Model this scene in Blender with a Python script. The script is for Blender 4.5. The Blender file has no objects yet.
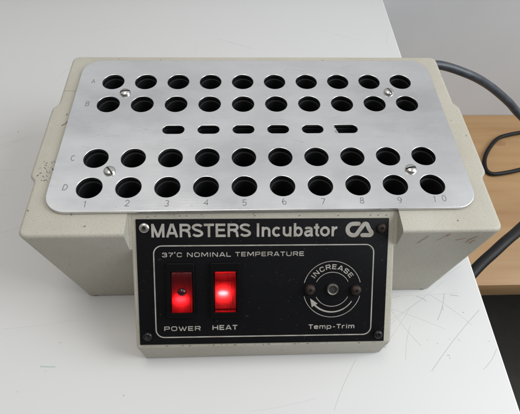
import bpy, bmesh, math, random
from mathutils import Vector, Matrix, Euler
random.seed(7)
PI = math.pi
C = bpy.context.scene
COL = C.collection
K = 0.01            # the code is written in centimetres, the scene is in metres
HB = 7.2            # height of the cover plate above the worktop (cm)

# ------------------------------------------------------------------ camera
cam = bpy.data.cameras.new('camera')
cam.sensor_width = 36.0
cam.lens = 451.21 / 520 * 36
cam.clip_start = 0.01
cam.clip_end = 50
cam_o = bpy.data.objects.new('camera', cam)
cam_o.location = (-1.16158 * K, -18.4355 * K, (18.7857 + HB) * K)
cam_o.rotation_euler = (math.radians(34.7066), math.radians(-1.5435), math.radians(-1.8842))
COL.objects.link(cam_o)
C.camera = cam_o

# ------------------------------------------------------------------ world and lights (an indoor close-up)
w = bpy.data.worlds.new('World'); C.world = w; w.use_nodes = True
bg = w.node_tree.nodes['Background']
# a room that is bright overhead and towards the far side, dim behind the camera
wn = w.node_tree.nodes; wl = w.node_tree.links
tc = wn.new('ShaderNodeTexCoord'); dp = wn.new('ShaderNodeVectorMath'); dp.operation = 'DOT_PRODUCT'
dp.inputs[1].default_value = (0.25, 0.62, 0.74)
wr = wn.new('ShaderNodeValToRGB')
wr.color_ramp.elements[0].position = 0.30; wr.color_ramp.elements[0].color = (0.045, 0.043, 0.04, 1)
wr.color_ramp.elements[1].position = 0.80; wr.color_ramp.elements[1].color = (0.63, 0.64, 0.655, 1)
mr = wn.new('ShaderNodeMapRange'); mr.inputs[1].default_value = -1; mr.inputs[2].default_value = 1
wl.new(tc.outputs['Generated'], dp.inputs[0]); wl.new(dp.outputs['Value'], mr.inputs[0])
wl.new(mr.outputs[0], wr.inputs[0]); wl.new(wr.outputs[0], bg.inputs[0])
bg.inputs[1].default_value = 1.0

def area(name, loc, target, sx, sy, power, col):
    l = bpy.data.lights.new(name, 'AREA'); l.shape = 'RECTANGLE'
    l.size = sx; l.size_y = sy; l.energy = power; l.color = col
    o = bpy.data.objects.new(name, l); COL.objects.link(o)
    o.location = loc
    o.rotation_euler = (Vector(target) - Vector(loc)).to_track_quat('-Z', 'Y').to_euler()
    return o
area('window_light', (0.86, -0.16, 0.62), (0, 0, 0.03), 0.55, 0.8, 9.5, (0.90, 0.96, 1.0))
area('ceiling_light', (-0.25, 0.05, 1.9), (0, 0, 0), 1.2, 0.6, 11.0, (1.0, 0.94, 0.86))

C.view_settings.view_transform = 'Standard'
C.view_settings.look = 'None'
C.view_settings.exposure = 0.0
C.view_settings.gamma = 1.0
C.cycles.use_denoising = True
C.cycles.max_bounces = 8
C.cycles.caustics_reflective = False
C.cycles.caustics_refractive = False

# ------------------------------------------------------------------ helpers
def tag(o, label=None, cat=None, group=None, kind=None):
    if label: o['label'] = label
    if cat: o['category'] = cat
    if group: o['group'] = group
    if kind: o['kind'] = kind
    return o

def empty(name, loc, label, cat):
    o = bpy.data.objects.new(name, None); COL.objects.link(o)
    o.location = [v * K for v in loc]
    o.empty_display_size = 0.02
    return tag(o, label, cat)

def link(name, me, mat, parent=None, angle=35):
    """me is in cm, plate coordinates (z = 0 at the plate's top)."""
    me.name = name
    me.transform(Matrix.Translation((0, 0, HB * K)) @ Matrix.Scale(K, 4))
    for m in (mat if isinstance(mat, (list, tuple)) else [mat]): me.materials.append(m)
    if angle is not None:
        me.polygons.foreach_set('use_smooth', [True] * len(me.polygons))
        me.set_sharp_from_angle(angle=math.radians(angle))
    o = bpy.data.objects.new(name, me); COL.objects.link(o)
    if parent is not None:
        o.parent = parent
        p = parent; loc = Vector((0, 0, 0))
        while p is not None: loc += p.location; p = p.parent
        me.transform(Matrix.Translation(-loc))
    me.update()
    return o

def bm_mesh(bm, recalc=True):
    if recalc: bmesh.ops.recalc_face_normals(bm, faces=bm.faces[:])
    me = bpy.data.meshes.new('m'); bm.to_mesh(me); bm.free()
    return me

def evaluated(me, mods):
    """apply modifiers to a mesh without operators; mods = list of (type, dict)"""
    o = bpy.data.objects.new('work', me); COL.objects.link(o)
    for t, d in mods:
        m = o.modifiers.new('x', t)
        for k, v in d.items(): setattr(m, k, v)
    dg = bpy.context.evaluated_depsgraph_get()
    out = bpy.data.meshes.new_from_object(o.evaluated_get(dg))
    bpy.data.objects.remove(o)
    return out

def boolean(me, cutters, op='DIFFERENCE'):
    for c in cutters:
        co = bpy.data.objects.new('cutter', c); COL.objects.link(co)
        me = evaluated(me, [('BOOLEAN', dict(operation=op, object=co, solver='EXACT'))])
        bpy.data.objects.remove(co)
    return me

def prism(poly, axis, a, b):
    """closed polygon extruded along an axis; poly in the two other axes"""
    bm = bmesh.new()
    def P(p, t):
        return (t, p[0], p[1]) if axis == 'x' else ((p[0], t, p[1]) if axis == 'y' else (p[0], p[1], t))
    A = [bm.verts.new(P(p, a)) for p in poly]; B = [bm.verts.new(P(p, b)) for p in poly]
    n = len(poly)
    bm.faces.new(A); bm.faces.new(B[::-1])
    for i in range(n): bm.faces.new((A[i], B[i], B[(i + 1) % n], A[(i + 1) % n]))
    return bm

def box(bm, c, s, M=None, bev=0.0, seg=2):
    r = bmesh.ops.create_cube(bm, size=1.0)
    vs = r['verts']
    for v in vs: v.co = Vector((v.co.x * s[0] + c[0], v.co.y * s[1] + c[1], v.co.z * s[2] + c[2]))
    if bev:
        es = list({e for v in vs for e in v.link_edges})
        r2 = bmesh.ops.bevel(bm, geom=es, offset=bev, segments=seg, affect='EDGES', profile=0.5)
        vs = list({v for f in r2['faces'] for v in f.verts} | {v for v in vs if v.is_valid})
    if M is not None:
        for v in vs: v.co = M @ v.co

def lathe(bm, prof, M=Matrix(), n=32):
    """prof: list of (r, z) from the axis outwards and down"""
    rings = []
    for r, z in prof:
        if r < 1e-6: rings.append([bm.verts.new(M @ Vector((0, 0, z)))])
        else: rings.append([bm.verts.new(M @ Vector((r * math.cos(2 * PI * i / n), r * math.sin(2 * PI * i / n), z))) for i in range(n)])
    for A, B in zip(rings, rings[1:]):
        for i in range(n):
            j = (i + 1) % n
            if len(A) == 1 and len(B) == 1: continue
            if len(A) == 1: bm.faces.new((A[0], B[i], B[j]))
            elif len(B) == 1: bm.faces.new((A[i], B[0], A[j]))
            else: bm.faces.new((A[i], B[i], B[j], A[j]))
    return rings

def ribbon(bm, pts, wd, M, z=0.0, closed=False, cap=False):
    """flat mitred stroke of width wd along 2-D points"""
    P = [Vector(p) for p in pts]
    n = len(P)
    L, R = [], []
    for i in range(n):
        a = P[(i - 1) % n] if (closed or i > 0) else None
        b = P[(i + 1) % n] if (closed or i < n - 1) else None
        d1 = (P[i] - a).normalized() if a is not None else None
        d2 = (b - P[i]).normalized() if b is not None else None
        if d1 is None: d1 = d2
        if d2 is None: d2 = d1
        n1 = Vector((-d1.y, d1.x)); n2 = Vector((-d2.y, d2.x))
        m = (n1 + n2)
        if m.length < 1e-4: m = n1
        m.normalize()
        k = wd / 2 / max(0.45, m.dot(n1))
        L.append(P[i] + m * k); R.append(P[i] - m * k)
    A = [bm.verts.new(M @ Vector((p.x, p.y, z))) for p in L]
    B = [bm.verts.new(M @ Vector((p.x, p.y, z))) for p in R]
    m_ = n if closed else n - 1
    for i in range(m_):
        j = (i + 1) % n
        try: bm.faces.new((A[i], B[i], B[j], A[j]))
        except ValueError: pass
    if cap and not closed:
        for (pc, d, va, vb) in ((P[0], (P[0] - P[1]).normalized(), A[0], B[0]), (P[-1], (P[-1] - P[-2]).normalized(), A[-1], B[-1])):
            nn = Vector((-d.y, d.x))
            s = 1 if (M @ Vector((pc.x + nn.x, pc.y + nn.y, z)) - va.co).length < (M @ Vector((pc.x + nn.x, pc.y + nn.y, z)) - vb.co).length else -1
            arc = [pc + (nn * s * math.cos(t) + d * math.sin(t)) * wd / 2 for t in (PI * k / 6 for k in range(1, 6))]
            vs = [va] + [bm.verts.new(M @ Vector((p.x, p.y, z))) for p in arc] + [vb]
            bm.faces.new(vs)

def arc(cx, cy, rx, ry, a0, a1, n=10):
    return [(cx + rx * math.cos(math.radians(a0 + (a1 - a0) * i / n)), cy + ry * math.sin(math.radians(a0 + (a1 - a0) * i / n))) for i in range(n + 1)]

def rrect(x0, y0, x1, y1, r, n=6):
    return (arc(x1 - r, y1 - r, r, r, 0, 90, n) + arc(x0 + r, y1 - r, r, r, 90, 180, n)
            + arc(x0 + r, y0 + r, r, r, 180, 270, n) + arc(x1 - r, y0 + r, r, r, 270, 360, n))

def sheet(outer, holes, thick, bev, top=0.0):
    """plate with holes: filled 2-D curve, extruded and edge-rounded; its top lies at z = top"""
    cu = bpy.data.curves.new('c', 'CURVE'); cu.dimensions = '2D'; cu.fill_mode = 'BOTH'
    for lp in [outer] + holes:
        s = cu.splines.new('POLY'); s.points.add(len(lp) - 1)
        for p, q in zip(s.points, lp): p.co = (q[0], q[1], 0, 1)
        s.use_cyclic_u = True
    cu.extrude = thick / 2 - bev; cu.bevel_depth = bev; cu.bevel_resolution = 2; cu.offset = -bev
    o = bpy.data.objects.new('work', cu); COL.objects.link(o)
    dg = bpy.context.evaluated_depsgraph_get()
    me = bpy.data.meshes.new_from_object(o.evaluated_get(dg))
    bpy.data.objects.remove(o); bpy.data.curves.remove(cu)
    me.transform(Matrix.Translation((0, 0, top - thick / 2)))
    bm = bmesh.new(); bm.from_mesh(me); bmesh.ops.remove_doubles(bm, verts=bm.verts[:], dist=1e-4)
    bm.to_mesh(me); bm.free()
    return me

def tube(bm, pts, r, n=12, sub=8):
    P = [Vector(p) for p in pts]
    path = []
    for i in range(len(P) - 1):
        a = P[max(i - 1, 0)]; b = P[i]; c = P[i + 1]; d = P[min(i + 2, len(P) - 1)]
        for k in range(sub):
            t = k / sub
            path.append(0.5 * ((2 * b) + (c - a) * t + (2 * a - 5 * b + 4 * c - d) * t * t + (3 * b - a - 3 * c + d) * t ** 3))
    path.append(P[-1])
    rings = []; up = Vector((0, 0, 1))
    for i, p in enumerate(path):
        d = (path[min(i + 1, len(path) - 1)] - path[max(i - 1, 0)]).normalized()
        x = d.cross(up)
        if x.length < 1e-3: x = Vector((1, 0, 0))
        x.normalize(); y = x.cross(d).normalized(); up = y
        rings.append([bm.verts.new(p + (x * math.cos(2 * PI * k / n) + y * math.sin(2 * PI * k / n)) * r) for k in range(n)])
    for A, B in zip(rings, rings[1:]):
        for k in range(n): bm.faces.new((A[k], A[(k + 1) % n], B[(k + 1) % n], B[k]))
    bm.faces.new(rings[0][::-1]); bm.faces.new(rings[-1])

# ------------------------------------------------------------------ materials
def mat(name, base, rough=0.5, metal=0.0, spec=0.5):
    m = bpy.data.materials.new(name); m.use_nodes = True
    b = m.node_tree.nodes['Principled BSDF']
    b.inputs['Base Color'].default_value = (*base, 1); b.inputs['Roughness'].default_value = rough
    b.inputs['Metallic'].default_value = metal; b.inputs['Specular IOR Level'].default_value = spec
    return m

def nd(m, t, **kw):
    n = m.node_tree.nodes.new(t)
    for k, v in kw.items(): setattr(n, k, v)
    return n

def coords(m, scale=(1, 1, 1)):
    tc = nd(m, 'ShaderNodeTexCoord'); mp = nd(m, 'ShaderNodeMapping')
    mp.inputs['Scale'].default_value = scale
    m.node_tree.links.new(tc.outputs['Object'], mp.inputs['Vector'])
    return mp.outputs['Vector']

def noise(m, vec, scale, detail=4, rough=0.6):
    n = nd(m, 'ShaderNodeTexNoise'); n.inputs['Scale'].default_value = scale
    n.inputs['Detail'].default_value = detail; n.inputs['Roughness'].default_value = rough
    m.node_tree.links.new(vec, n.inputs['Vector'])
    return n.outputs['Fac']

def ramp(m, fac, stops):
    r = nd(m, 'ShaderNodeValToRGB'); e = r.color_ramp.elements
    while len(e) < len(stops): e.new(0.5)
    for i, (p, c) in enumerate(stops):
        e[i].position = p; e[i].color = (*c, 1) if len(c) == 3 else c
    m.node_tree.links.new(fac, r.inputs['Fac'])
    return r.outputs['Color']

def mix(m, a, b, fac, mode='MIX'):
    x = nd(m, 'ShaderNodeMix', data_type='RGBA', blend_type=mode)
    for k, v in ((0, fac), (6, a), (7, b)):
        if hasattr(v, 'links'): m.node_tree.links.new(v, x.inputs[k])
        else: x.inputs[k].default_value = v if k == 0 else (*v, 1)
    return x.outputs[2]

def put(m, sock, name):
    m.node_tree.links.new(sock, m.node_tree.nodes['Principled BSDF'].inputs[name])

def bump(m, h, strength, dist):
    b = nd(m, 'ShaderNodeBump'); b.inputs['Strength'].default_value = strength; b.inputs['Distance'].default_value = dist
    m.node_tree.links.new(h, b.inputs['Height'])
    put(m, b.outputs['Normal'], 'Normal')

# cream case paint: pebbled, a little grubby
M_case = mat('cream_hammered_paint', (0.55, 0.53, 0.46), 0.5)
v = coords(M_case)
c1 = ramp(M_case, noise(M_case, v, 22, 6), [(0.3, (0.405, 0.378, 0.31)), (0.75, (0.485, 0.462, 0.40))])
c2 = ramp(M_case, noise(M_case, v, 900, 3), [(0.36, (0.92, 0.915, 0.90)), (0.5, (1, 1, 1))])
c3 = mix(M_case, c1, c2, 1.0, 'MULTIPLY')
sp = ramp(M_case, noise(M_case, v, 420, 2, 0.4), [(0.74, (1, 1, 1)), (0.80, (0.25, 0.22, 0.18))])
put(M_case, mix(M_case, c3, sp, 0.8, 'MULTIPLY'), 'Base Color')
bump(M_case, noise(M_case, v, 1500, 2), 0.38, 0.0004)
M_speck = mat('dark_chips', (0.14, 0.12, 0.10), 0.8)
M_rust = mat('rusty_scratch', (0.43, 0.235, 0.165), 0.8)
M_crack = mat('pale_brown_crack', (0.33, 0.29, 0.24), 0.8)

# satin aluminium cover plate
M_plate = mat('satin_aluminium', (0.80, 0.81, 0.83), 0.33, 1.0)
v = coords(M_plate, (6, 90, 90))
g = noise(M_plate, v, 14, 5)
v2 = coords(M_plate)
s = noise(M_plate, v2, 16, 5)
put(M_plate, ramp(M_plate, s, [(0.32, (0.20, 0.20, 0.20)), (0.7, (0.42, 0.42, 0.42))]), 'Roughness')
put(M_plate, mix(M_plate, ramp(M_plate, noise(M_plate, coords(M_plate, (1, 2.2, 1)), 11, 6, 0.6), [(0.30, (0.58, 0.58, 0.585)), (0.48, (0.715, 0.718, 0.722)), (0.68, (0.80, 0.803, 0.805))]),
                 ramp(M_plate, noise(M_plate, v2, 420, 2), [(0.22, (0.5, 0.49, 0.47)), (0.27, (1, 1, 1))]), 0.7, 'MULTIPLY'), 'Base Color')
bump(M_plate, g, 0.16, 0.0002)
M_hair = mat('hairline_scratch', (0.55, 0.55, 0.56), 0.5, 1.0)
M_engr = mat('blackened_engraving', (0.16, 0.16, 0.165), 0.7)
M_chrome = mat('nickel_screw', (0.62, 0.60, 0.56), 0.22, 1.0)
M_slot = mat('screw_recess_shade', (0.03, 0.03, 0.03), 0.8)  # shade inside screw slots and holes, put into a dark colour

M_block = mat('black_well_block', (0.008, 0.008, 0.009), 0.6, 0, 0.25)
M_panel = mat('black_panel', (0.006, 0.006, 0.007), 0.42, 0, 0.10)
v = coords(M_panel)
put(M_panel, ramp(M_panel, noise(M_panel, v, 40, 6), [(0.3, (0.30, 0.30, 0.30)), (0.7, (0.52, 0.52, 0.52))]), 'Roughness')
put(M_panel, ramp(M_panel, noise(M_panel, v, 700, 3), [(0.66, (0.006, 0.006, 0.007)), (0.78, (0.06, 0.06, 0.058))]), 'Base Color')
M_print = mat('silver_print', (0.60, 0.58, 0.54), 0.45)
v = coords(M_print)
put(M_print, ramp(M_print, noise(M_print, v, 170, 5), [(0.3, (0.28, 0.255, 0.21)), (0.65, (0.41, 0.395, 0.365))]), 'Base Color')
M_bezel = mat('black_switch_plastic', (0.004, 0.004, 0.0045), 0.35, 0, 0.12)
M_rusty = mat('rusty_screw', (0.055, 0.035, 0.028), 0.55, 0.6)
v = coords(M_rusty)
put(M_rusty, ramp(M_rusty, noise(M_rusty, v, 600, 4), [(0.35, (0.018, 0.014, 0.013)), (0.7, (0.06, 0.038, 0.03))]), 'Base Color')
M_blackscrew = mat('black_screw', (0.02, 0.02, 0.022), 0.25, 0.5)
M_steel = mat('grey_steel', (0.50, 0.48, 0.44), 0.33, 1.0)
M_dull = mat('dull_steel', (0.26, 0.24, 0.21), 0.4, 1.0)
M_rubber = mat('black_rubber', (0.02, 0.02, 0.02), 0.7)

def lens_mat(name, tint, clear):
    m = bpy.data.materials.new(name); m.use_nodes = True
    nt = m.node_tree; nt.nodes.clear()
    out = nd(m, 'ShaderNodeOutputMaterial')
    tr = nd(m, 'ShaderNodeBsdfTranslucent'); tr.inputs[0].default_value = (*tint, 1)
    tp = nd(m, 'ShaderNodeBsdfTransparent'); tp.inputs[0].default_value = (*tint, 1)
    df = nd(m, 'ShaderNodeBsdfDiffuse'); df.inputs[0].default_value = (0.10, 0.001, 0.003, 1)
    gl = nd(m, 'ShaderNodeBsdfGlossy'); gl.inputs['Roughness'].default_value = 0.12
    m1 = nd(m, 'ShaderNodeMixShader'); m1.inputs[0].default_value = clear
    nt.links.new(tr.outputs[0], m1.inputs[1]); nt.links.new(tp.outputs[0], m1.inputs[2])
    m2 = nd(m, 'ShaderNodeMixShader'); m2.inputs[0].default_value = 0.25
    nt.links.new(m1.outputs[0], m2.inputs[1]); nt.links.new(df.outputs[0], m2.inputs[2])
    fr = nd(m, 'ShaderNodeFresnel'); fr.inputs[0].default_value = 1.33
    m3 = nd(m, 'ShaderNodeMixShader')
    nt.links.new(fr.outputs[0], m3.inputs[0]); nt.links.new(m2.outputs[0], m3.inputs[1]); nt.links.new(gl.outputs[0], m3.inputs[2])
    nt.links.new(m3.outputs[0], out.inputs['Surface'])
    bp = nd(m, 'ShaderNodeBump'); bp.inputs['Strength'].default_value = 0.5; bp.inputs['Distance'].default_value = 0.0006
    nt.links.new(noise(m, coords(m, (1, 0.12, 0.12)), 900, 2), bp.inputs['Height'])
    for q in (tr, df, gl): nt.links.new(bp.outputs[0], q.inputs['Normal'])
    return m
M_lens = lens_mat('red_translucent_lens', (0.92, 0.022, 0.032), 0.13)
def emit(name, col, s):
    m = bpy.data.materials.new(name); m.use_nodes = True; nt = m.node_tree; nt.nodes.clear()
    e = nd(m, 'ShaderNodeEmission'); e.inputs[0].default_value = (*col, 1); e.inputs[1].default_value = s
    o = nd(m, 'ShaderNodeOutputMaterial'); nt.links.new(e.outputs[0], o.inputs['Surface'])
    return m
M_neon_heat = emit('heat_lamp', (1.0, 0.66, 0.50), 115)
M_neon_power = emit('power_lamp', (1.0, 0.42, 0.40), 24)

# worktop, shelf, wall, floor, leads
M_bench = mat('white_worktop_laminate', (0.70, 0.70, 0.69), 0.35)
v = coords(M_bench)
b1 = ramp(M_bench, noise(M_bench, v, 7, 8, 0.65), [(0.3, (0.64, 0.635, 0.61)), (0.7, (0.72, 0.72, 0.71))])
b2 = ramp(M_bench, noise(M_bench, v, 60, 6, 0.7), [(0.28, (0.90, 0.89, 0.87)), (0.40, (1, 1, 1))])
b3 = ramp(M_bench, noise(M_bench, v, 260, 2, 0.5), [(0.74, (1, 1, 1)), (0.82, (0.66, 0.64, 0.6))])
put(M_bench, mix(M_bench, mix(M_bench, b1, b2, 1.0, 'MULTIPLY'), b3, 1.0, 'MULTIPLY'), 'Base Color')
put(M_bench, ramp(M_bench, noise(M_bench, v, 25, 5), [(0.3, (0.3, 0.3, 0.3)), (0.7, (0.5, 0.5, 0.5))]), 'Roughness')
M_scr = mat('worktop_scratch', (0.47, 0.46, 0.45), 0.6)
M_scr2 = mat('faint_worktop_scratch', (0.57, 0.565, 0.555), 0.5)
M_stain = mat('brown_worktop_speck', (0.36, 0.29, 0.22), 0.6)
M_green = mat('green_pen_mark', (0.42, 0.49, 0.46), 0.6)

M_wood = mat('pale_shelf_wood', (0.42, 0.28, 0.17), 0.45)
v = coords(M_wood, (1.2, 16, 16))
wn = noise(M_wood, v, 3.5, 7, 0.6)
wc = ramp(M_wood, wn, [(0.25, (0.32, 0.175, 0.075)), (0.5, (0.39, 0.235, 0.11)), (0.75, (0.43, 0.27, 0.135))])
put(M_wood, wc, 'Base Color')
M_knot = mat('wood_knot', (0.29, 0.165, 0.08), 0.5)
M_wall = mat('grey_wall_paint', (0.36, 0.36, 0.37), 0.7)
v = coords(M_wall)
put(M_wall, ramp(M_wall, noise(M_wall, v, 5, 6), [(0.3, (0.62, 0.63, 0.65)), (0.7, (0.69, 0.70, 0.72))]), 'Base Color')
M_floor = mat('dark_floor', (0.02, 0.018, 0.017), 0.7)
v = coords(M_floor)
put(M_floor, ramp(M_floor, noise(M_floor, v, 8, 6), [(0.3, (0.025, 0.022, 0.020)), (0.7, (0.06, 0.052, 0.046))]), 'Base Color')
M_lead = mat('dark_grey_cable_sheath', (0.045, 0.055, 0.068), 0.42)
v = coords(M_lead)
put(M_lead, ramp(M_lead, noise(M_lead, v, 120, 5), [(0.40, (0.032, 0.038, 0.046)), (0.80, (0.075, 0.085, 0.10))]), 'Base Color')
M_cord = mat('black_cord_sheath', (0.008, 0.008, 0.008), 0.5, 0, 0.25)

# ------------------------------------------------------------------ setting: floor, wall
bm = prism([(-150, -120), (150, -120), (150, 60), (-150, 60)], 'z', -84, -80)
tag(link('floor', bm_mesh(bm), M_floor, angle=None), kind='structure')
bm = prism([(-150, 28.2), (150, 28.2), (150, 40), (-150, 40)], 'z', -80, 14)
tag(link('wall', bm_mesh(bm), M_wall, angle=None), kind='structure')

# ------------------------------------------------------------------ white worktop
bench = empty('worktop', (-40, 0, 0), 'white laminate worktop under the incubator, scuffed and scratched', 'worktop')
bm = bmesh.new()
box(bm, (-53.1, -16.0, -HB - 1.5), (133.8, 88.2, 3.0), bev=0.12, seg=2)
I2 = Matrix.Translation((0, 0, -HB))
def scratch(p, q, wd, mi, wob=0.15, n=9):
    P = []
    ph = random.uniform(0, 6)
    d = (Vector(q) - Vector(p)); nn = Vector((-d.y, d.x)).normalized()
    for i in range(n + 1):
        t = i / n
        P.append(Vector(p) + d * t + nn * wob * math.sin(ph + 2.3 * t))
    f0 = len(bm.faces); bm.faces.ensure_lookup_table()
    ribbon(bm, P, wd, I2, 0.004 + 0.0015 * random.random())
    bm.faces.ensure_lookup_table()
    for f in bm.faces[f0:]: f.material_index = mi
# scratches to the right of the box, as on the photograph
for p, q, wd, mi in [((7.9, -8.3), (13.0, -5.2), .035, 2), ((7.4, -8.9), (11.6, -6.4), .03, 2), ((7.6, -7.6), (9.3, -10.4), .035, 2),
                     ((11.4, -7.2), (10.5, -8.9), .05, 1), ((9.5, -11.9), (13.4, -8.4), .04, 1), ((7.2, -9.6), (10.2, -7.5), .03, 2),
                     ((8.2, -7.4), (12.3, -7.0), .03, 2), ((10.4, -7.3), (12.6, -9.3), .03, 2), ((12.4, -11.8), (13.6, -10.7), .03, 1),
                     ((8.9, -9.2), (8.2, -11.3), .03, 2), ((7.5, -7.9), (10.8, -9.6), .03, 2), ((11.9, -7.2), (12.2, -7.5), .07, 1),
                     ((9.6, -7.5), (10.2, -7.7), .06, 1), ((7.2, -10.6), (9.0, -8.0), .025, 2), ((7.0, -8.0), (8.6, -7.3), .03, 1)]:
    scratch(p, q, wd * .72, mi)
for k in range(40):
    a = random.uniform(0, PI); L = random.uniform(0.8, 4.5)
    x, y = (random.uniform(-22, -9), random.uniform(-13, 16)) if k < 26 else ((random.uniform(-20, 13), random.uniform(8, 20)) if k < 38 else (random.uniform(-6, 13.0), random.uniform(-14, -11)))
    q = (min(x + L * math.cos(a), 13.6), y + L * math.sin(a))
    scratch((x, y), q, random.choice((.015, .02, .03)), 2 if random.random() < .96 else 1, 0.12)
for k in range(44):
    x, y = random.choice(((random.uniform(-20, -6.8), random.uniform(-14, -6)), (random.uniform(-22, -12.8), random.uniform(-6, 14)), (random.uniform(-18, 13), random.uniform(8, 22)), (random.uniform(7, 13.4), random.uniform(-13, -7.5))))
    a = random.uniform(0, PI); L = random.uniform(.03, .12)
    f0 = len(bm.faces)
    ribbon(bm, [(x, y), (x + L * math.cos(a), y + L * math.sin(a))], random.uniform(.03, .06), I2, .004, cap=True)
    bm.faces.ensure_lookup_table()
    for f in bm.faces[f0:]: f.material_index = random.choice((1, 1, 2, 4))
scratch((-12.45, -11.05), (-11.6, -11.1), .06, 3, .02)
link('worktop_board', bm_mesh(bm, False), [M_bench, M_scr, M_scr2, M_green, M_stain], bench)
bm = bmesh.new()
box(bm, (-53.1, -15.0, -HB - 39.6), (125, 80, 66.2 * 1.0 - 0.2))
link('cupboard_carcass', bm_mesh(bm), M_bench, bench)

# ------------------------------------------------------------------ lower wooden shelf
shelf = empty('wooden_shelf', (45, 15, -26 + HB), 'pale knotty wooden shelf against the grey wall, right of the white worktop', 'shelf')
bm = bmesh.new()
box(bm, (60, 14.95, -27.4), (91.0, 26.4, 2.8), bev=0.15)
def blob(cx, cy, rx, ry, n=18):
    vs = [bm.verts.new((cx + rx * math.cos(2 * PI * i / n) * (1 + .15 * math.sin(i * 2.1)), cy + ry * math.sin(2 * PI * i / n), -25.995)) for i in range(n)]
    f = bm.faces.new(vs); f.material_index = 1
blob(34.2, 22.6, .8, 0.45); blob(31.2, 8.6, 0.5, 0.4); blob(49, 12, 1.2, .6)
link('shelf_board', bm_mesh(bm, False), [M_wood, M_knot], shelf)
for x in (40, 100):
    bm = bmesh.new(); box(bm, (x, 20, -54.45), (3, 14, 51.1))
    link('upright', bm_mesh(bm), M_wood, shelf)

# ------------------------------------------------------------------ cables behind and beside
bm = bmesh.new()
tube(bm, [(10.3, 6.2, -4.4), (11.6, 8.6, -4.4), (13.3, 11.0, -4.5), (15.25, 11.94, -4.8), (18.25, 11.98, -5.8), (20.93, 12.36, -7.4), (23.66, 12.5, -9.4), (25.37, 12.3, -10.8),
          (30.5, 11.0, -14.5), (40, 9.0, -20.5), (55, 8.0, -25.55), (75, 8, -25.55)], 0.36, 16, 10)
o = link('power_lead', bm_mesh(bm), M_lead)
tag(o, 'dark blue grey power lead arching out to the right from behind the incubator', 'cable')
bm = bmesh.new()
tube(bm, [(75, 2, -25.4), (55, 3.5, -25.4), (40, 4.0, -22.0), (30, 3.6, -15.5), (24.5, 2.2, -12.3), (19.96, -0.88, -11), (18.06, -2.27, -11), (16.49, -3.44, -11.3), (14.3, -5.4, -11.8), (12.4, -7.2, -12.2)], 0.42, 16, 10)
tag(link('cable', bm_mesh(bm), M_cord), 'thick black cable rising past the right edge of the worktop, below the case corner', 'cable')
bm = bmesh.new()
tube(bm, [(75, 27, -25.65), (60, 26.8, -25.65), (46, 25.9, -25.65), (38.95, 24.58, -25.65), (35.88, 23.94, -25.65), (33.94, 23.21, -25.65), (32.31, 21.66, -25.65), (31.18, 20.08, -25.65), (30.6, 18.71, -25.65),
          (30.55, 17.53, -25.65), (31.31, 17.02, -25.65), (33.52, 17.33, -25.65), (36.42, 17.97, -25.65), (44, 18.8, -25.65), (58, 17.5, -25.65), (75, 18.5, -25.65)], 0.26, 12, 8)
tag(link('cord', bm_mesh(bm), M_cord), 'thin black cord lying in a loop on the wooden shelf', 'cord')

# ------------------------------------------------------------------ the incubator
inc = empty('incubator', (0, 0, 0), 'cream laboratory tube incubator with drilled aluminium top and black control panel with two red switches', 'incubator')

# slope of the control box (panel plane)
TH = math.radians(46.92)
PT = Vector((-0.038, -5.862, -0.45))                    # middle of the panel's top edge
ex = Vector((math.cos(math.radians(0.45)), 0, 0))       # panel sits very slightly askew
tn = Vector((0, -math.sin(TH), -math.cos(TH))); nn_ = Vector((0, -math.cos(TH), math.sin(TH)))
ra = math.radians(-0.45)
PX = Vector((1, 0, 0)) * math.cos(ra) + tn * -math.sin(ra) * 1
PY = -(tn * math.cos(ra) + Vector((1, 0, 0)) * math.sin(ra)) * 1
PX = (Vector((1, 0, 0)) * math.cos(ra) - tn * math.sin(ra)).normalized()
PY = nn_.cross(PX).normalized()
# frame with x right, y UP the panel, z out of it; origin = middle of the top edge
PM = Matrix(((PX.x, PY.x, nn_.x, PT.x), (PX.y, PY.y, nn_.y, PT.y), (PX.z, PY.z, nn_.z, PT.z), (0, 0, 0, 1)))

def outline(a, yf, yb, rc, bulge):
    """plan outline of the case, anticlockwise from the front-right corner, always the same vertex count"""
    P = []
    P += arc(a - rc, yf + rc, rc, rc, 270, 360, 5)
    P += [(a, -3.60), (a + bulge * .12, -3.42), (a + bulge * .88, -3.14), (a + bulge, -2.98), (a + bulge, 1.88), (a + bulge * .88, 2.06), (a + bulge * .12, 2.36), (a, 2.54)]
    P += arc(a - rc, yb - rc, rc, rc, 0, 90, 5)
    P += arc(-a + rc, yb - rc, rc, rc, 90, 180, 5)
    P += [(-a, 2.54), (-a - bulge * .12, 2.36), (-a - bulge * .88, 2.06), (-a - bulge, 1.88), (-a - bulge, -2.98), (-a - bulge * .88, -3.14), (-a - bulge * .12, -3.42), (-a, -3.60)]
    P += arc(-a + rc, yf + rc, rc, rc, 180, 270, 5)
    return P
ZT = -0.2
bm = bmesh.new(); rings = []
A0, YF, YB = 12.06, -6.90, 6.90
lev = []
rr = 0.20
for k in range(6):
    t = math.radians(90 * k / 5)
    lev.append((rr * (1 - math.sin(t)), ZT - rr * (1 - math.cos(t))))
for ins, z in lev: rings.append((outline(A0 - ins, YF + ins, YB - ins, max(0.45 - ins, .2), 0.30), z))
for t in (0.25, 0.5, 0.75, 1.0):
    rings.append((outline(A0 - 1.36 * t, YF - 0.03 * t, YB - 0.4 * t, 0.45, 0.30 * (1 - t)), ZT - rr + (-7.08 - ZT + rr) * t))
vr = [[bm.verts.new((x, y, z)) for x, y in P] for P, z in rings]
n = len(vr[0])
for A, B in zip(vr, vr[1:]):
    for i in range(n): bm.faces.new((A[i], B[i], B[(i + 1) % n], A[(i + 1) % n]))
bm.faces.new(vr[0]); bm.faces.new(vr[-1][::-1])
case = bm_mesh(bm)
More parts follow.
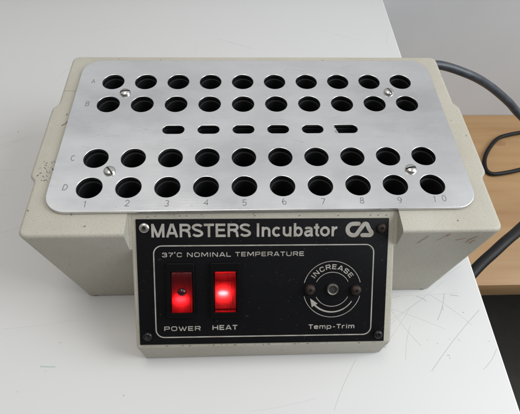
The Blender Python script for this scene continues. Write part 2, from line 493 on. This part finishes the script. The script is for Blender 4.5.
# notch above the control box
def slope(t, d):     # point on the panel plane, t cm down it, d cm out of it -> (y, z)
    p = PT + tn * t + nn_ * d
    return (p.y, p.z)
bm = prism([slope(-0.7, -0.10), slope(9, -0.10), slope(9, 5), slope(-0.7, 5)], 'x', -6.91, 6.91)
cut1 = bm_mesh(bm)
bm = bmesh.new(); box(bm, (0, 0.3, -3.1), (20.6, 10.4, 6.4)); cut2 = bm_mesh(bm)
case = boolean(case, [cut1, cut2])
# control box
prof = [slope(-0.27, -0.075), slope(6.86, -0.075), (-10.80, -7.12), (-6.0, -7.12), (-6.0, -3.0), (-5.64, -1.2)]
bm = prism(prof, 'x', -6.80, 6.80)
for vv in bm.verts:
    if vv.co.z < -6.9: vv.co.x *= 6.68 / 6.80
bmesh.ops.recalc_face_normals(bm, faces=bm.faces[:])
fe = [e for e in bm.edges if all(q.co.y < -6.2 for q in e.verts) or (abs(e.verts[0].co.x - e.verts[1].co.x) < .3 and min(q.co.y for q in e.verts) < -10.5 and all(q.co.z > -6.0 for q in e.verts))]
bmesh.ops.bevel(bm, geom=fe, offset=0.13, segments=3, affect='EDGES', profile=0.5)
case = boolean(case, [bm_mesh(bm)], 'UNION')
# chips, rust scratches and a crack on the paint
bm = bmesh.new(); bm.from_mesh(case)
for f in bm.faces: f.material_index = 0
def mark(pts, wd, M, z, mi):
    f0 = len(bm.faces); ribbon(bm, pts, wd, M, z, cap=True); bm.faces.ensure_lookup_table()
    for f in bm.faces[f0:]: f.material_index = mi
TM = Matrix.Translation((0, 0, ZT))
for k in range(34):
    x = random.gauss(-11.6, .30); y = random.gauss(-2.9, .34); a = random.uniform(0, PI); L = random.uniform(.02, .13)
    if x < -12.0: x = -11.8
    mark([(x, y), (x + L * math.cos(a), y + L * math.sin(a))], random.uniform(.03, .055), TM, 0.005, random.choice((1, 1, 3)))
mark([(-11.45, .55), (-11.25, .72), (-11.2, .9)], .06, TM, .005, 1)
mark([(-11.35, 1.4), (-11.33, 1.5)], .06, TM, .005, 1)
mark([(-11.95, 3.5), (-11.6, 3.52), (-11.25, 3.5)], .05, TM, .005, 3)
for p in ((-3.2, -5.75), (-5.9, -5.85), (-4.6, -5.72), (9.8, -6.3), (-8.9, -6.35), (4.3, 6.45), (-0.6, -5.76)):
    mark([p, (p[0] + .05, p[1] + .03)], .06, TM, .005, 1)
for k in range(34):
    x = random.uniform(-6.5, 6.5); L = random.uniform(.03, .16)
    yy = -6.80 + random.uniform(-.02, .02)
    mark([(x, yy), (x + L, yy + random.uniform(-.02, .02))], random.uniform(.02, .045), PM, -0.07, random.choice((1, 3, 3, 3)))
for k in range(9):
    x = random.uniform(-6.4, 6.4)
    mark([(x, .14), (x + .05, .16)], .04, PM, -0.07, 1)
# front face frame: nearly vertical, y = -6.9
FM = Matrix(((1, 0, 0, 0), (0, 0, -1, -6.92), (0, 1, 0, 0), (0, 0, 0, 1)))
for pts, wd in (([(8.3, -.62), (8.15, -.95), (7.95, -1.35)], .05), ([(9.35, -.5), (9.25, -.66)], .09), ([(10.9, -.75), (10.6, -1.05), (10.55, -1.3)], .07),
                ([(10.35, -.9), (9.9, -1.1)], .05), ([(10.9, -1.1), (10.75, -1.45)], .06), ([(9.2, -.7), (8.9, -1.1)], .03)):
    mark(pts, wd * .8, FM, 0.012, 2)
me = bm_mesh(bm, False)
housing = link('housing', me, [M_case, M_speck, M_rust, M_crack], inc, 32)
for x, y in ((-10.1, -6.56), (10.1, -6.56), (-10.1, 5.8), (10.1, 5.8)):
    b2 = bmesh.new(); lathe(b2, [(0, -7.0), (.36, -7.0), (.36, -7.2), (0, -7.2)], Matrix.Translation((x, y, 0)), 20)
    link('rubber_foot', bm_mesh(b2), M_rubber, inc)

# cover plate with 40 round holes and six slots
rows = (2 + 4.2156 / 2, 4.2156 / 2, -4.2156 / 2, -2 - 4.2156 / 2)
cols = [(i - 4.5) * 2 for i in range(10)]
holes = [arc(x, y, .665, .665, 0, 360 * 47 / 48, 47) for y in rows for x in cols]
for i in range(6):
    x = -5 + 2 * i + 0.0
    holes.append(arc(x + .30, 0, .325, .325, -90, 90, 12) + (arc(x - .30, 0, .325, .325, 90, 270, 12) if i < 5 else [(4.28, .325), (4.24, .29), (4.27, -.27), (4.34, -.325)]))
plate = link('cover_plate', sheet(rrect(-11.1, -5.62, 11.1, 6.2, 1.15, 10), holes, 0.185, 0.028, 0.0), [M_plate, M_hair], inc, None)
bm = bmesh.new(); bm.from_mesh(plate.data)
for k in range(70):
    x, y = random.uniform(-10.5, 10.2), random.choice((random.uniform(-1.3, 1.3), random.uniform(-5.4, 5.9)))
    a = random.gauss(0.05, .5); L = random.uniform(.15, .9)
    x1, y1 = x + L * math.cos(a), y + L * math.sin(a)
    def clear(px, py): return all((px - cx) ** 2 + (py - cy) ** 2 > .75 ** 2 for cy in rows for cx in cols) and not (abs(py) < .45 and -5.8 < px < 5.8) and abs(px) < 10.8 and -5.3 < py < 5.9
    if not all(clear(x + (x1 - x) * t, y + (y1 - y) * t) for t in (0, .25, .5, .75, 1)): continue
    f0 = len(bm.faces); ribbon(bm, [(x, y), ((x + x1) / 2 + .02, (y + y1) / 2), (x1, y1)], random.uniform(.012, .022), Matrix.Translation((0, 0, HB)) @ Matrix.Identity(4), .002)
    bm.faces.ensure_lookup_table()
    for f in bm.faces[f0:]:
        f.material_index = 1
    for v_ in {v_ for f in bm.faces[f0:] for v_ in f.verts}: v_.co *= K
bm.to_mesh(plate.data); bm.free()
# screws: round slotted heads
def slot_screw(x, y, ang, r=.315, h=.2):
    b = bmesh.new()
    lathe(b, [(0, h)] + [(r * math.sin(t), h - (h - .05) * (1 - math.cos(t)) / 1.0) for t in (PI / 2 * k / 7 for k in range(1, 8))] + [(r, 0.0), (0, 0.0)], Matrix.Translation((x, y, 0.002)), 32)
    me = bm_mesh(b)
    c = bmesh.new(); box(c, (0, 0, h), (2, .10, .30), Matrix.Translation((x, y, 0.002)) @ Matrix.Rotation(math.radians(ang), 4, 'Z'))
    me = boolean(me, [bm_mesh(c)])
    dn = Vector((-math.sin(math.radians(ang)), math.cos(math.radians(ang)), 0))
    inside = [abs((p.center - Vector((x, y, 0))).dot(dn)) < .0505 and p.center.z > .03 for p in me.polygons]
    o = link('screw', me, [M_chrome, M_slot], plate, 40)
    o.data.polygons.foreach_set('material_index', [int(i) for i in inside])
    return o
for x, y, a in ((-8.13, 3.08, 12), (8.06, 3.10, 118), (-8.12, -3.04, 128), (8.06, -3.08, 8)): slot_screw(x, y, a)

# black well block below the plate
bh = [arc(x + .02, y - .02, .59, .59, 0, 360 * 31 / 32, 31) for y in rows for x in cols]
for i in range(6):
    x = -5 + 2 * i
    bh.append(arc(x + .30, 0, .34, .34, -90, 90, 8) + (arc(x - .30, 0, .34, .34, 90, 270, 8) if i < 5 else [(4.2, .34), (4.2, -.34)]))
blk = link('well_block', sheet(rrect(-10.2, -4.8, 10.2, 5.4, .3, 4), bh, 4.6, 0.04, -0.30), M_block, inc, None)
bm = bmesh.new(); box(bm, (0, 0.3, -5.6), (20.4, 10.3, 0.5))
link('well_floor', bm_mesh(bm), M_block, blk, 30)
bm = prism([(4.10, -.36), (4.62, -.36), (4.44, .10), (4.36, .36), (4.10, .36)], 'z', -.28, -.20)
link('metal_tab', bm_mesh(bm), M_steel, inc)

# ------------------------------------------------------------------ stroke lettering
def st(*pts): return list(pts)
# engraved plain characters, height 1, width about .6
EN = {
 'A': [[(0, 0), (.3, 1), (.6, 0)], [(.12, .38), (.48, .38)]],
 'B': [[(.02, 0), (.02, 1), (.35, 1)] + arc(.35, .76, .2, .24, 90, -90, 6) + [(.06, .52)], [(.3, .52)] + arc(.34, .26, .24, .26, 90, -90, 6) + [(.02, 0)]],
 'C': [arc(.32, .5, .32, .5, 50, 310, 14)],
 'D': [[(.0, .0), (.0, 1), (.2, 1)] + arc(.2, .5, .4, .5, 80, -80, 10) + [(.2, 0), (0, 0)]],
 '1': [[(.12, .8), (.3, 1), (.3, 0)]],
 '2': [arc(.3, .72, .27, .28, 165, -35, 9) + [(.02, 0), (.6, 0)]],
 '3': [arc(.28, .75, .25, .25, 150, -80, 8), arc(.28, .26, .28, .26, 85, -150, 9)],
 '4': [[(.45, 0), (.45, 1), (.0, .3), (.6, .3)]],
 '5': [[(.55, 1), (.1, 1), (.06, .55)] + arc(.27, .32, .28, .3, 120, -150, 10)],
 '6': [arc(.45, .45, .42, .55, 100, 180, 6) + arc(.3, .28, .27, .28, 180, 530, 14)],
 '7': [[(.0, 1), (.58, 1), (.2, 0)]],
 '8': [arc(.3, .76, .22, .24, 0, 360, 14), arc(.3, .26, .28, .26, 0, 360, 14)],
 '9': [arc(.3, .72, .27, .28, 0, 350, 14) + [(.57, .72)] + arc(.15, .55, .42, .55, 0, -80, 6)],
 '0': [arc(.3, .5, .28, .5, 0, 360, 18)],
}
def engrave(name, chars):
    bm = bmesh.new()
    for ch, x, y, h, ang in chars:
        M = Matrix.Translation((x, y, 0)) @ Matrix.Rotation(math.radians(ang), 4, 'Z')
        for k, s_ in enumerate(EN[ch]):
            ribbon(bm, [((p[0] - .3) * h * .95, (p[1] - .5) * h) for p in s_], .04, M, 0.003 + .0008 * k)
    link(name, bm_mesh(bm, False), M_engr, plate, None)
for ch, y, a in (('A', rows[0] + .05, 4), ('B', rows[1] + .04, -4), ('C', rows[2] + .02, 2), ('D', rows[3] + .04, -6)):
    engrave('engraved_letter', [(ch, -10.22, y, .35, a)])
for i in range(9):
    engrave('engraved_number', [(str(i + 1), cols[i] + random.uniform(-.05, .1), -5.13 + random.uniform(-.03, .03), .36, random.uniform(-6, 4))])
engrave('engraved_number', [('1', 8.88, -5.08, .36, -8), ('0', 9.38, -5.02, .36, -4)])

# ------------------------------------------------------------------ control panel
PW, PL = 12.96, 6.70
bm = bmesh.new()
box(bm, (0, -PL / 2, -0.04), (PW, PL, 0.08), PM, bev=.018, seg=2)
panel = link('control_panel', bm_mesh(bm), M_panel, inc)

def H(pts, w_, x0=0.0): return pts
# bold grotesque title, cap height 1: (advance, strokes); s = stem
s = .185
def title_glyphs():
    h = s / 2
    G = {}
    G['M'] = (1.16, [[(.08 + h, 0), (.08 + h, 1 - 0)], [(1.08 - h, 0), (1.08 - h, 1)], [(.08 + h, 1 - h * .2), (.58, .02)], [(1.08 - h, 1 - h * .2), (.58, .02)]])
    G['A'] = (1.0, [[(.02 + h * 1.1, 0), (.5 - h * .35, 1)], [(.98 - h * 1.1, 0), (.5 + h * .35, 1)], [(.24, .30), (.76, .30)]])
    G['R'] = (1.0, [[(.09 + h, 0), (.09 + h, 1)], [(.09 + s, 1 - h), (.60, 1 - h)] + arc(.62, .715, .23, .285 - h, 88, -88, 10) + [(.60, .43 + h), (.09 + s, .43 + h)],
                    [(.56, .47), (.66, .44)] + arc(.66, .28, .15, .15, 80, 10, 4) + [(.84, .10), (.88, 0)]])
    G['S'] = (.926, [arc(.46, .735, .335, .265 - h, 18, 250, 14)[:-2] + [(.28, .565), (.46, .505), (.62, .455)] + arc(.47, .275, .345, .275 - h, 60, -162, 14)])
    G['T'] = (.85, [[(.03, 1 - h), (.82, 1 - h)], [(.425, 0), (.425, 1 - s)]])
    G['E'] = (.926, [[(.09 + h, 0), (.09 + h, 1)], [(.09 + s, 1 - h), (.85, 1 - h)], [(.09 + s, .52), (.80, .52)], [(.09 + s, h), (.87, h)]])
    G['I'] = (.386, [[(.193, 0), (.193, 1)]])
    x_ = .74
    G['n'] = (.85, [[(.09 + h, 0), (.09 + h, x_)], [(.09 + h, .38)] + arc(.43, .42, .24, x_ - .42 - h, 175, 20, 10) + [(.76 - h, .42), (.76 - h, 0)]])
    G['u'] = (.85, [[(.76 - h, x_), (.76 - h, 0)], [(.09 + h, x_), (.09 + h, .30)] + arc(.42, .32, .24, .32 - h, 190, 350, 10)])
    G['c'] = (.77, [arc(.40, x_ / 2, .27, x_ / 2 - h + .01, 42, 318, 18)])
    G['o'] = (.85, [arc(.425, x_ / 2, .29, x_ / 2 - h + .01, 0, 360, 26)])
    G['b'] = (.85, [[(.09 + h, 0), (.09 + h, 1)], arc(.44, x_ / 2, .25, x_ / 2 - h + .01, 160, -160, 20)])
    G['a'] = (.77, [arc(.37, .53, .235, x_ - .53 - h, 165, 20, 8) + [(.61, .50), (.61, .14), (.66, .0)], [(.60, .42), (.36, .38)] + arc(.30, .22, .165, .155, 85, 275, 9) + [(.42, .09), (.60, .21)]])
    G['t'] = (.46, [[(.24, .95), (.24, .20)] + arc(.37, .22, .13, .14, 190, 275, 5) + [(.44, .085)], [(.02, x_ - .07), (.24 - h, x_ - .07)], [(.24 + h, x_ - .07), (.44, x_ - .07)]])
    G['r'] = (.54, [[(.09 + h, 0), (.09 + h, x_)], [(.09 + h, .36)] + arc(.50, .36, .30, x_ - .36 - h, 170, 92, 7) + [(.53, x_ - h)]])
    return G
def draw(bm, G, text, x0, x1, base, h, wd, gap=0.0):
    tot = sum(G[c][0] + gap for c in text) - gap
    sx = (x1 - x0) / tot
    x = x0
    for c in text:
        for k, s_ in enumerate(G[c][1]):
            pp = [(x + p[0] * sx, base + p[1] * h) for p in s_]
            cl = len(pp) > 8 and (Vector(pp[0]) - Vector(pp[-1])).length < 1e-4
            ribbon(bm, pp[:-1] if cl else pp, wd, PM, 0.003 + .0009 * k, closed=cl)
        x += (G[c][0] + gap) * sx
G = title_glyphs()
bm = bmesh.new()
BT = -0.935
draw(bm, G, 'MARSTERS', -5.75, -0.64, BT, .70, s * .67)
draw(bm, G, 'Incubator', -0.42, 3.80, BT, .70, s * .67)
link('title_lettering', bm_mesh(bm, False), M_print, panel, None)

# looped emblem to the right of the title: a C that runs up into an A
bm = bmesh.new()
lw = .215
cx0, cy0 = 4.62, -.585
e1 = [(4.90, -.285), (4.80, -.285)] + arc(4.63, -.585, .30, .30, 92, 268, 12) + [(4.66, -.885)] + arc(4.68, -.70, .18, .185, 275, 325, 4) + [(5.06, -.47)] \
     + arc(5.25, -.43, .13, .145, 138, 42, 6) + [(5.46, -.58), (5.55, -.70)] + arc(5.47, -.775, .12, .11, 35, -88, 6) + [(5.38, -.885), (5.11, -.885)]
ribbon(bm, e1, lw, PM, .003, cap=True)
link('emblem', bm_mesh(bm, False), M_print, panel, None)

# small extended lettering
def small_glyphs():
    G = {}
    def rr_(x0, y0, x1, y1, r, a): return rrect(x0, y0, x1, y1, r, 3)
    O = rrect(.10, .06, 1.05, .94, .28, 4); O = O + [O[0]]
    G['O'] = (1.18, [O])
    G['C'] = (1.10, [[(1.0, .70)] + arc(.72, .66, .28, .28, 10, 90, 4) + arc(.38, .66, .28, .28, 90, 180, 4) + arc(.38, .34, .28, .28, 180, 270, 4) + arc(.72, .34, .28, .28, 270, 350, 4) + [(1.0, .30)]])
    G['N'] = (1.2, [[(.10, 0), (.10, .94), (.22, .94), (.96, .06), (1.06, .06), (1.06, 1)]])
    G['M'] = (1.42, [[(.10, 0), (.10, .93), (.24, .93), (.70, .22), (1.16, .93), (1.3, .93), (1.3, 0)]])
    G['I'] = (.32, [[(.16, 0), (.16, 1)]])
    G['A'] = (1.15, [[(.05, 0), (.50, .94), (.66, .94), (1.10, 0)], [(.27, .28), (.88, .28)]])
    G['L'] = (.95, [[(.10, 1), (.10, .07), (.92, .07)]])
    G['T'] = (1.0, [[(.02, .93), (.98, .93)], [(.5, .86), (.5, 0)]])
    G['E'] = (1.02, [[(.95, .93), (.10, .93), (.10, .07), (.97, .07)], [(.18, .51), (.88, .51)]])
    G['P'] = (1.06, [[(.10, 0), (.10, .93), (.78, .93)] + arc(.78, .68, .22, .25, 90, -90, 6) + [(.16, .42)]])
    G['R'] = (1.10, [[(.10, 0), (.10, .93), (.80, .93)] + arc(.80, .69, .22, .24, 90, -90, 6) + [(.16, .45)], [(.74, .40), (1.02, 0)]])
    G['U'] = (1.16, [[(.10, 1), (.10, .34)] + arc(.38, .34, .28, .28, 180, 270, 4) + arc(.77, .34, .28, .28, 270, 360, 4) + [(1.05, 1)]])
    G['W'] = (1.5, [[(.05, 1), (.38, .05), (.48, .05), (.75, .85), (1.02, .05), (1.12, .05), (1.45, 1)]])
    G['H'] = (1.18, [[(.10, 0), (.10, 1)], [(1.06, 0), (1.06, 1)], [(.18, .5), (.98, .5)]])
    G['S'] = (1.06, [[(.96, .74)] + arc(.78, .74, .18, .20, 0, 90, 3) + arc(.30, .72, .20, .22, 90, 270, 6) + arc(.76, .28, .20, .22, 90, -90, 6) + arc(.28, .26, .18, .20, 270, 180, 3)])
    G['3'] = (1.06, [[(.08, .74)] + arc(.28, .74, .18, .20, 180, 90, 3) + arc(.76, .72, .20, .20, 90, -90, 6) + [(.40, .52)], [(.70, .52)] + arc(.76, .27, .22, .21, 90, -90, 6) + arc(.28, .26, .2, .2, 270, 180, 3)])
    G['7'] = (.98, [[(.06, .93), (.92, .93), (.92, .80), (.42, .30), (.42, 0)]])
    o_ = arc(.15, 1.0, .06, .10, 0, 360, 8)
    G['d'] = (.30, [o_])
    e_ = [(.12, .40), (.92, .40), (.92, .48)] + arc(.72, .46, .20, .22, 0, 90, 3) + arc(.32, .46, .22, .22, 90, 180, 3) + arc(.32, .27, .22, .21, 180, 270, 3) + [(.92, .06)]
    G['e'] = (1.02, [e_])
    G['m'] = (1.42, [[(.10, 0), (.10, .68), (.52, .68)] + arc(.54, .5, .18, .18, 90, 0, 3) + [(.72, 0)], [(.76, .68), (1.10, .68)] + arc(1.10, .48, .20, .20, 90, 0, 3) + [(1.30, 0)]])
    G['p'] = (1.06, [[(.10, -.28), (.10, .68), (.74, .68)] + arc(.76, .37, .22, .31, 90, -90, 6) + [(.16, .06)]])
    G['-'] = (.72, [[(.12, .40), (.60, .40)]])
    G['r'] = (.70, [[(.10, 0), (.10, .60), (.2, .68), (.64, .68)]])
    G['i'] = (.30, [[(.15, 0), (.15, .74)], [(.15, .86), (.15, 1.0)]])
    return G
SG = small_glyphs()
def words(name, items):
    bm = bmesh.new()
    for text, x0, x1, base, h, wd in items: draw(bm, SG, text, x0, x1, base, h, wd, .24)
    link(name, bm_mesh(bm, False), M_print, panel, None)
words('temperature_lettering', [('37dC', -5.20, -4.18, -1.965, .225, .043), ('NOMINAL', -3.93, -1.68, -1.965, .225, .043), ('TEMPERATURE', -1.46, 2.10, -1.955, .225, .043)])
words('power_lettering', [('POWER', -5.20, -3.30, -5.94, .235, .045)])
words('heat_lettering', [('HEAT', -2.68, -1.37, -5.92, .25, .055)])
words('trim_lettering', [('Temp-Trim', 2.40, 4.86, -5.945, .24, .048)])

# frame line and the dial print
bm = bmesh.new()
fl = rrect(-5.62, -6.30, 5.74, -1.38, .42, 6)
ribbon(bm, fl, .062, PM, .003, closed=True)
link('frame_line', bm_mesh(bm, False), M_print, panel, None)
bm = bmesh.new()
DX, DY = 3.61, -3.78
ribbon(bm, arc(DX, DY, 1.52, 1.52, 14, 166, 40), .032, PM, .003)
ribbon(bm, arc(DX, DY, 1.52, 1.52, 194, 346, 40), .032, PM, .003)
ribbon(bm, arc(DX, DY, .93, .93, 26, 154, 30), .032, PM, .003)
ribbon(bm, arc(DX, DY, .93, .93, 206, 334, 30), .032, PM, .003)
ar = arc(DX, DY, 1.24, 1.24, 222, 328, 30)
# the arrow's shaft swells towards its head
for i in range(len(ar) - 1):
    ribbon(bm, [ar[i], ar[i + 1]], .095 - .05 * i / len(ar), PM, .003)
tip = arc(DX, DY, 1.24, 1.24, 205, 205, 1)[0]; bs = arc(DX, DY, 1.24, 1.24, 222, 222, 1)[0]
dv = (Vector(tip) - Vector(bs)); pn = Vector((-dv.y, dv.x)).normalized()
bm.faces.new([bm.verts.new(PM @ Vector((p.x, p.y, .0045))) for p in (Vector(tip) + dv * .15, Vector(bs) + pn * .19 - dv * .1, Vector(bs) - pn * .17 - dv * .1)])
# INCREASE set round the arc
txt = 'INCREASE'
adv = [SG[c][0] + .22 for c in txt]; tot = sum(adv); hh = .25
a_tot = 118.0; sxx = math.radians(a_tot) * 1.10 / tot
pos = 0
for c, a in zip(txt, adv):
    ang = 90 + a_tot / 2 - (pos + a / 2) / tot * a_tot
    R0 = 1.10
    base = Vector((DX + R0 * math.cos(math.radians(ang)), DY + R0 * math.sin(math.radians(ang))))
    u = Vector((math.sin(math.radians(ang)), -math.cos(math.radians(ang)))); vv = Vector((math.cos(math.radians(ang)), math.sin(math.radians(ang))))
    for k, s_ in enumerate(SG[c][1]):
        ribbon(bm, [tuple(base + u * ((p[0] + .11 - a / 2) * sxx) + vv * p[1] * hh) for p in s_], .049, PM, .004 + .0009 * k)
    pos += a
link('dial_print', bm_mesh(bm, False), M_print, panel, None)

# panel screws
def head(x, y, m, r, h, hole, name='panel_screw', hm=None, dish=False):
    b = bmesh.new()
    Mx = PM @ Matrix.Translation((x, y, 0.001))
    pr = [(0, h * .35), (hole * .8, h * .35), (hole, h * .98)]
    pr += [(hole + (r - hole) * math.sin(t), h * .15 + h * .85 * math.cos(t)) for t in (PI / 2 * k / 6 for k in range(0, 7))][1:]
    pr += [(r, 0)]
    rg = lathe(b, pr, Mx, 28)
    b.faces.ensure_lookup_table()
    for f in b.faces[:28 * 2]: f.material_index = 1
    return link(name, bm_mesh(b), [m, hm or M_slot], panel, 40)
head(-6.05, -.44, M_steel, .27, .13, .10)['label'] = 'bright silver screw at the top left corner of the panel'
head(6.10, -.52, M_rusty, .25, .16, .07)
head(-6.06, -6.22, M_blackscrew, .24, .15, .11)
head(6.14, -6.30, M_blackscrew, .24, .17, .08)
head(2.43, -3.76, M_rusty, .29, .26, .06)
head(4.86, -3.82, M_rusty, .29, .26, .06)
# trim adjuster: a dull ring round a cross-slotted screw
b = bmesh.new()
Mx = PM @ Matrix.Translation((3.62, -3.76, 0.001))
lathe(b, [(0, .05), (.20, .05), (.215, .13), (.27, .15), (.315, .10), (.325, 0)], Mx, 32)
trim = link('trim_screw', bm_mesh(b), M_dull, panel, 40)
b = bmesh.new()
for a in (20, 110): box(b, (0, 0, .062 + .004 * (a > 90)), (.27, .06, .02), Mx @ Matrix.Rotation(math.radians(a), 4, 'Z'))
lathe(b, [(.0, .056), (.19, .056), (.19, .05)], Mx, 24)
link('cross_slot', bm_mesh(b), M_slot, panel, 40)

# ------------------------------------------------------------------ rocker switches
def switch(x0, x1, y0, y1, rx0, rx1, ry0, ry1, label, lamp, kind):
    """bezel x0..x1, y0(top)..y1(bottom) on the panel; lens rx0..rx1, ry0..ry1; y counted down"""
    hgt = .20
    me = sheet(rrect(x0, -y1, x1, -y0, .08, 3), [rrect(rx0 - .05, -ry1 - .05, rx1 + .05, -ry0 + .05, .05, 3)], hgt, .035, hgt + .001)
    me.transform(PM)
    bz = link('rocker_switch', me, M_bezel, inc, None)
    bz['label'] = label
    # well behind the lens
    b = bmesh.new()
    D = .55
    # the rocker: closed translucent shell, its two faces meeting in a shallow V
    cx = (rx0 + rx1) / 2; cy = -(ry0 + ry1) / 2; hx = (rx1 - rx0) / 2; hy = (ry1 - ry0) / 2
    prof = []
    N = 14
    for i in range(N + 1):
        t = -1 + 2 * i / N
        if kind == 'heat': z = .21 + .10 * abs(t) ** 1.6 - (.05 if abs(t) > .97 else 0)
        else: z = .20 + .12 * max(0, -t) ** 1.3 - .10 * max(0, t) - (.06 if abs(t) > .97 else 0)
        prof.append((cy + t * hy, z))
    L = [b.verts.new(PM @ Vector((cx - hx, y, z))) for y, z in prof]; R = [b.verts.new(PM @ Vector((cx + hx, y, z))) for y, z in prof]
    for i in range(N): b.faces.new((L[i], R[i], R[i + 1], L[i + 1]))
    L2 = [b.verts.new(PM @ Vector((cx - hx, y, -.0 + .012))) for y, z in prof]; R2 = [b.verts.new(PM @ Vector((cx + hx, y, .012))) for y, z in prof]
    for i in range(N):
        b.faces.new((L[i], L[i + 1], L2[i + 1], L2[i])); b.faces.new((R[i + 1], R[i], R2[i], R2[i + 1]))
    b.faces.new((L[0], L2[0], R2[0], R[0])); b.faces.new((L[-1], R[-1], R2[-1], L2[-1]))
    rk = link('rocker', bm_mesh(b), M_lens, bz, 30)
    # lamp inside
    b = bmesh.new()
    if kind == 'heat':
        bmesh.ops.create_uvsphere(b, u_segments=16, v_segments=8, radius=1, matrix=PM @ Matrix.Translation((cx - .12, cy - .06, .09)) @ Matrix.Diagonal((.26, .11, .06, 1)))
    else:
        bmesh.ops.create_uvsphere(b, u_segments=16, v_segments=8, radius=1, matrix=PM @ Matrix.Translation((cx - .06, cy - .38, .06)) @ Matrix.Diagonal((.30, .14, .045, 1)))
    link('lamp', bm_mesh(b), lamp, bz, 60)
    # moulded details on the lens
    b = bmesh.new()
    if kind == 'heat':
        for yy in (cy + hy * .60, cy - hy * .80):
            box(b, (cx, yy, .275), (2 * hx * .94, .035, .03), PM)
        link('ridge', bm_mesh(b), M_lens, bz, 30)
    else:
        lathe(b, [(0, .16)] + [(.225 * math.sin(t), .16 * math.cos(t)) for t in (PI / 2 * k / 6 for k in range(1, 7))], PM @ Matrix.Translation((cx + .0, cy + .03, .19)), 24)
        link('dome', bm_mesh(b), M_domed, bz, 60)
    return bz
M_domed = mat('dark_red_dome', (0.03, 0.002, 0.003), 0.12)
switch(-4.99, -3.56, 2.25, 5.17, -4.73, -3.69, 2.75, 4.85, 'power switch, darker red rocker with a round stud', M_neon_power, 'power')
switch(-2.76, -1.20, 2.24, 5.20, -2.50, -1.44, 2.76, 4.85, 'heat switch, red rocker lit brightly from within', M_neon_heat, 'heat')
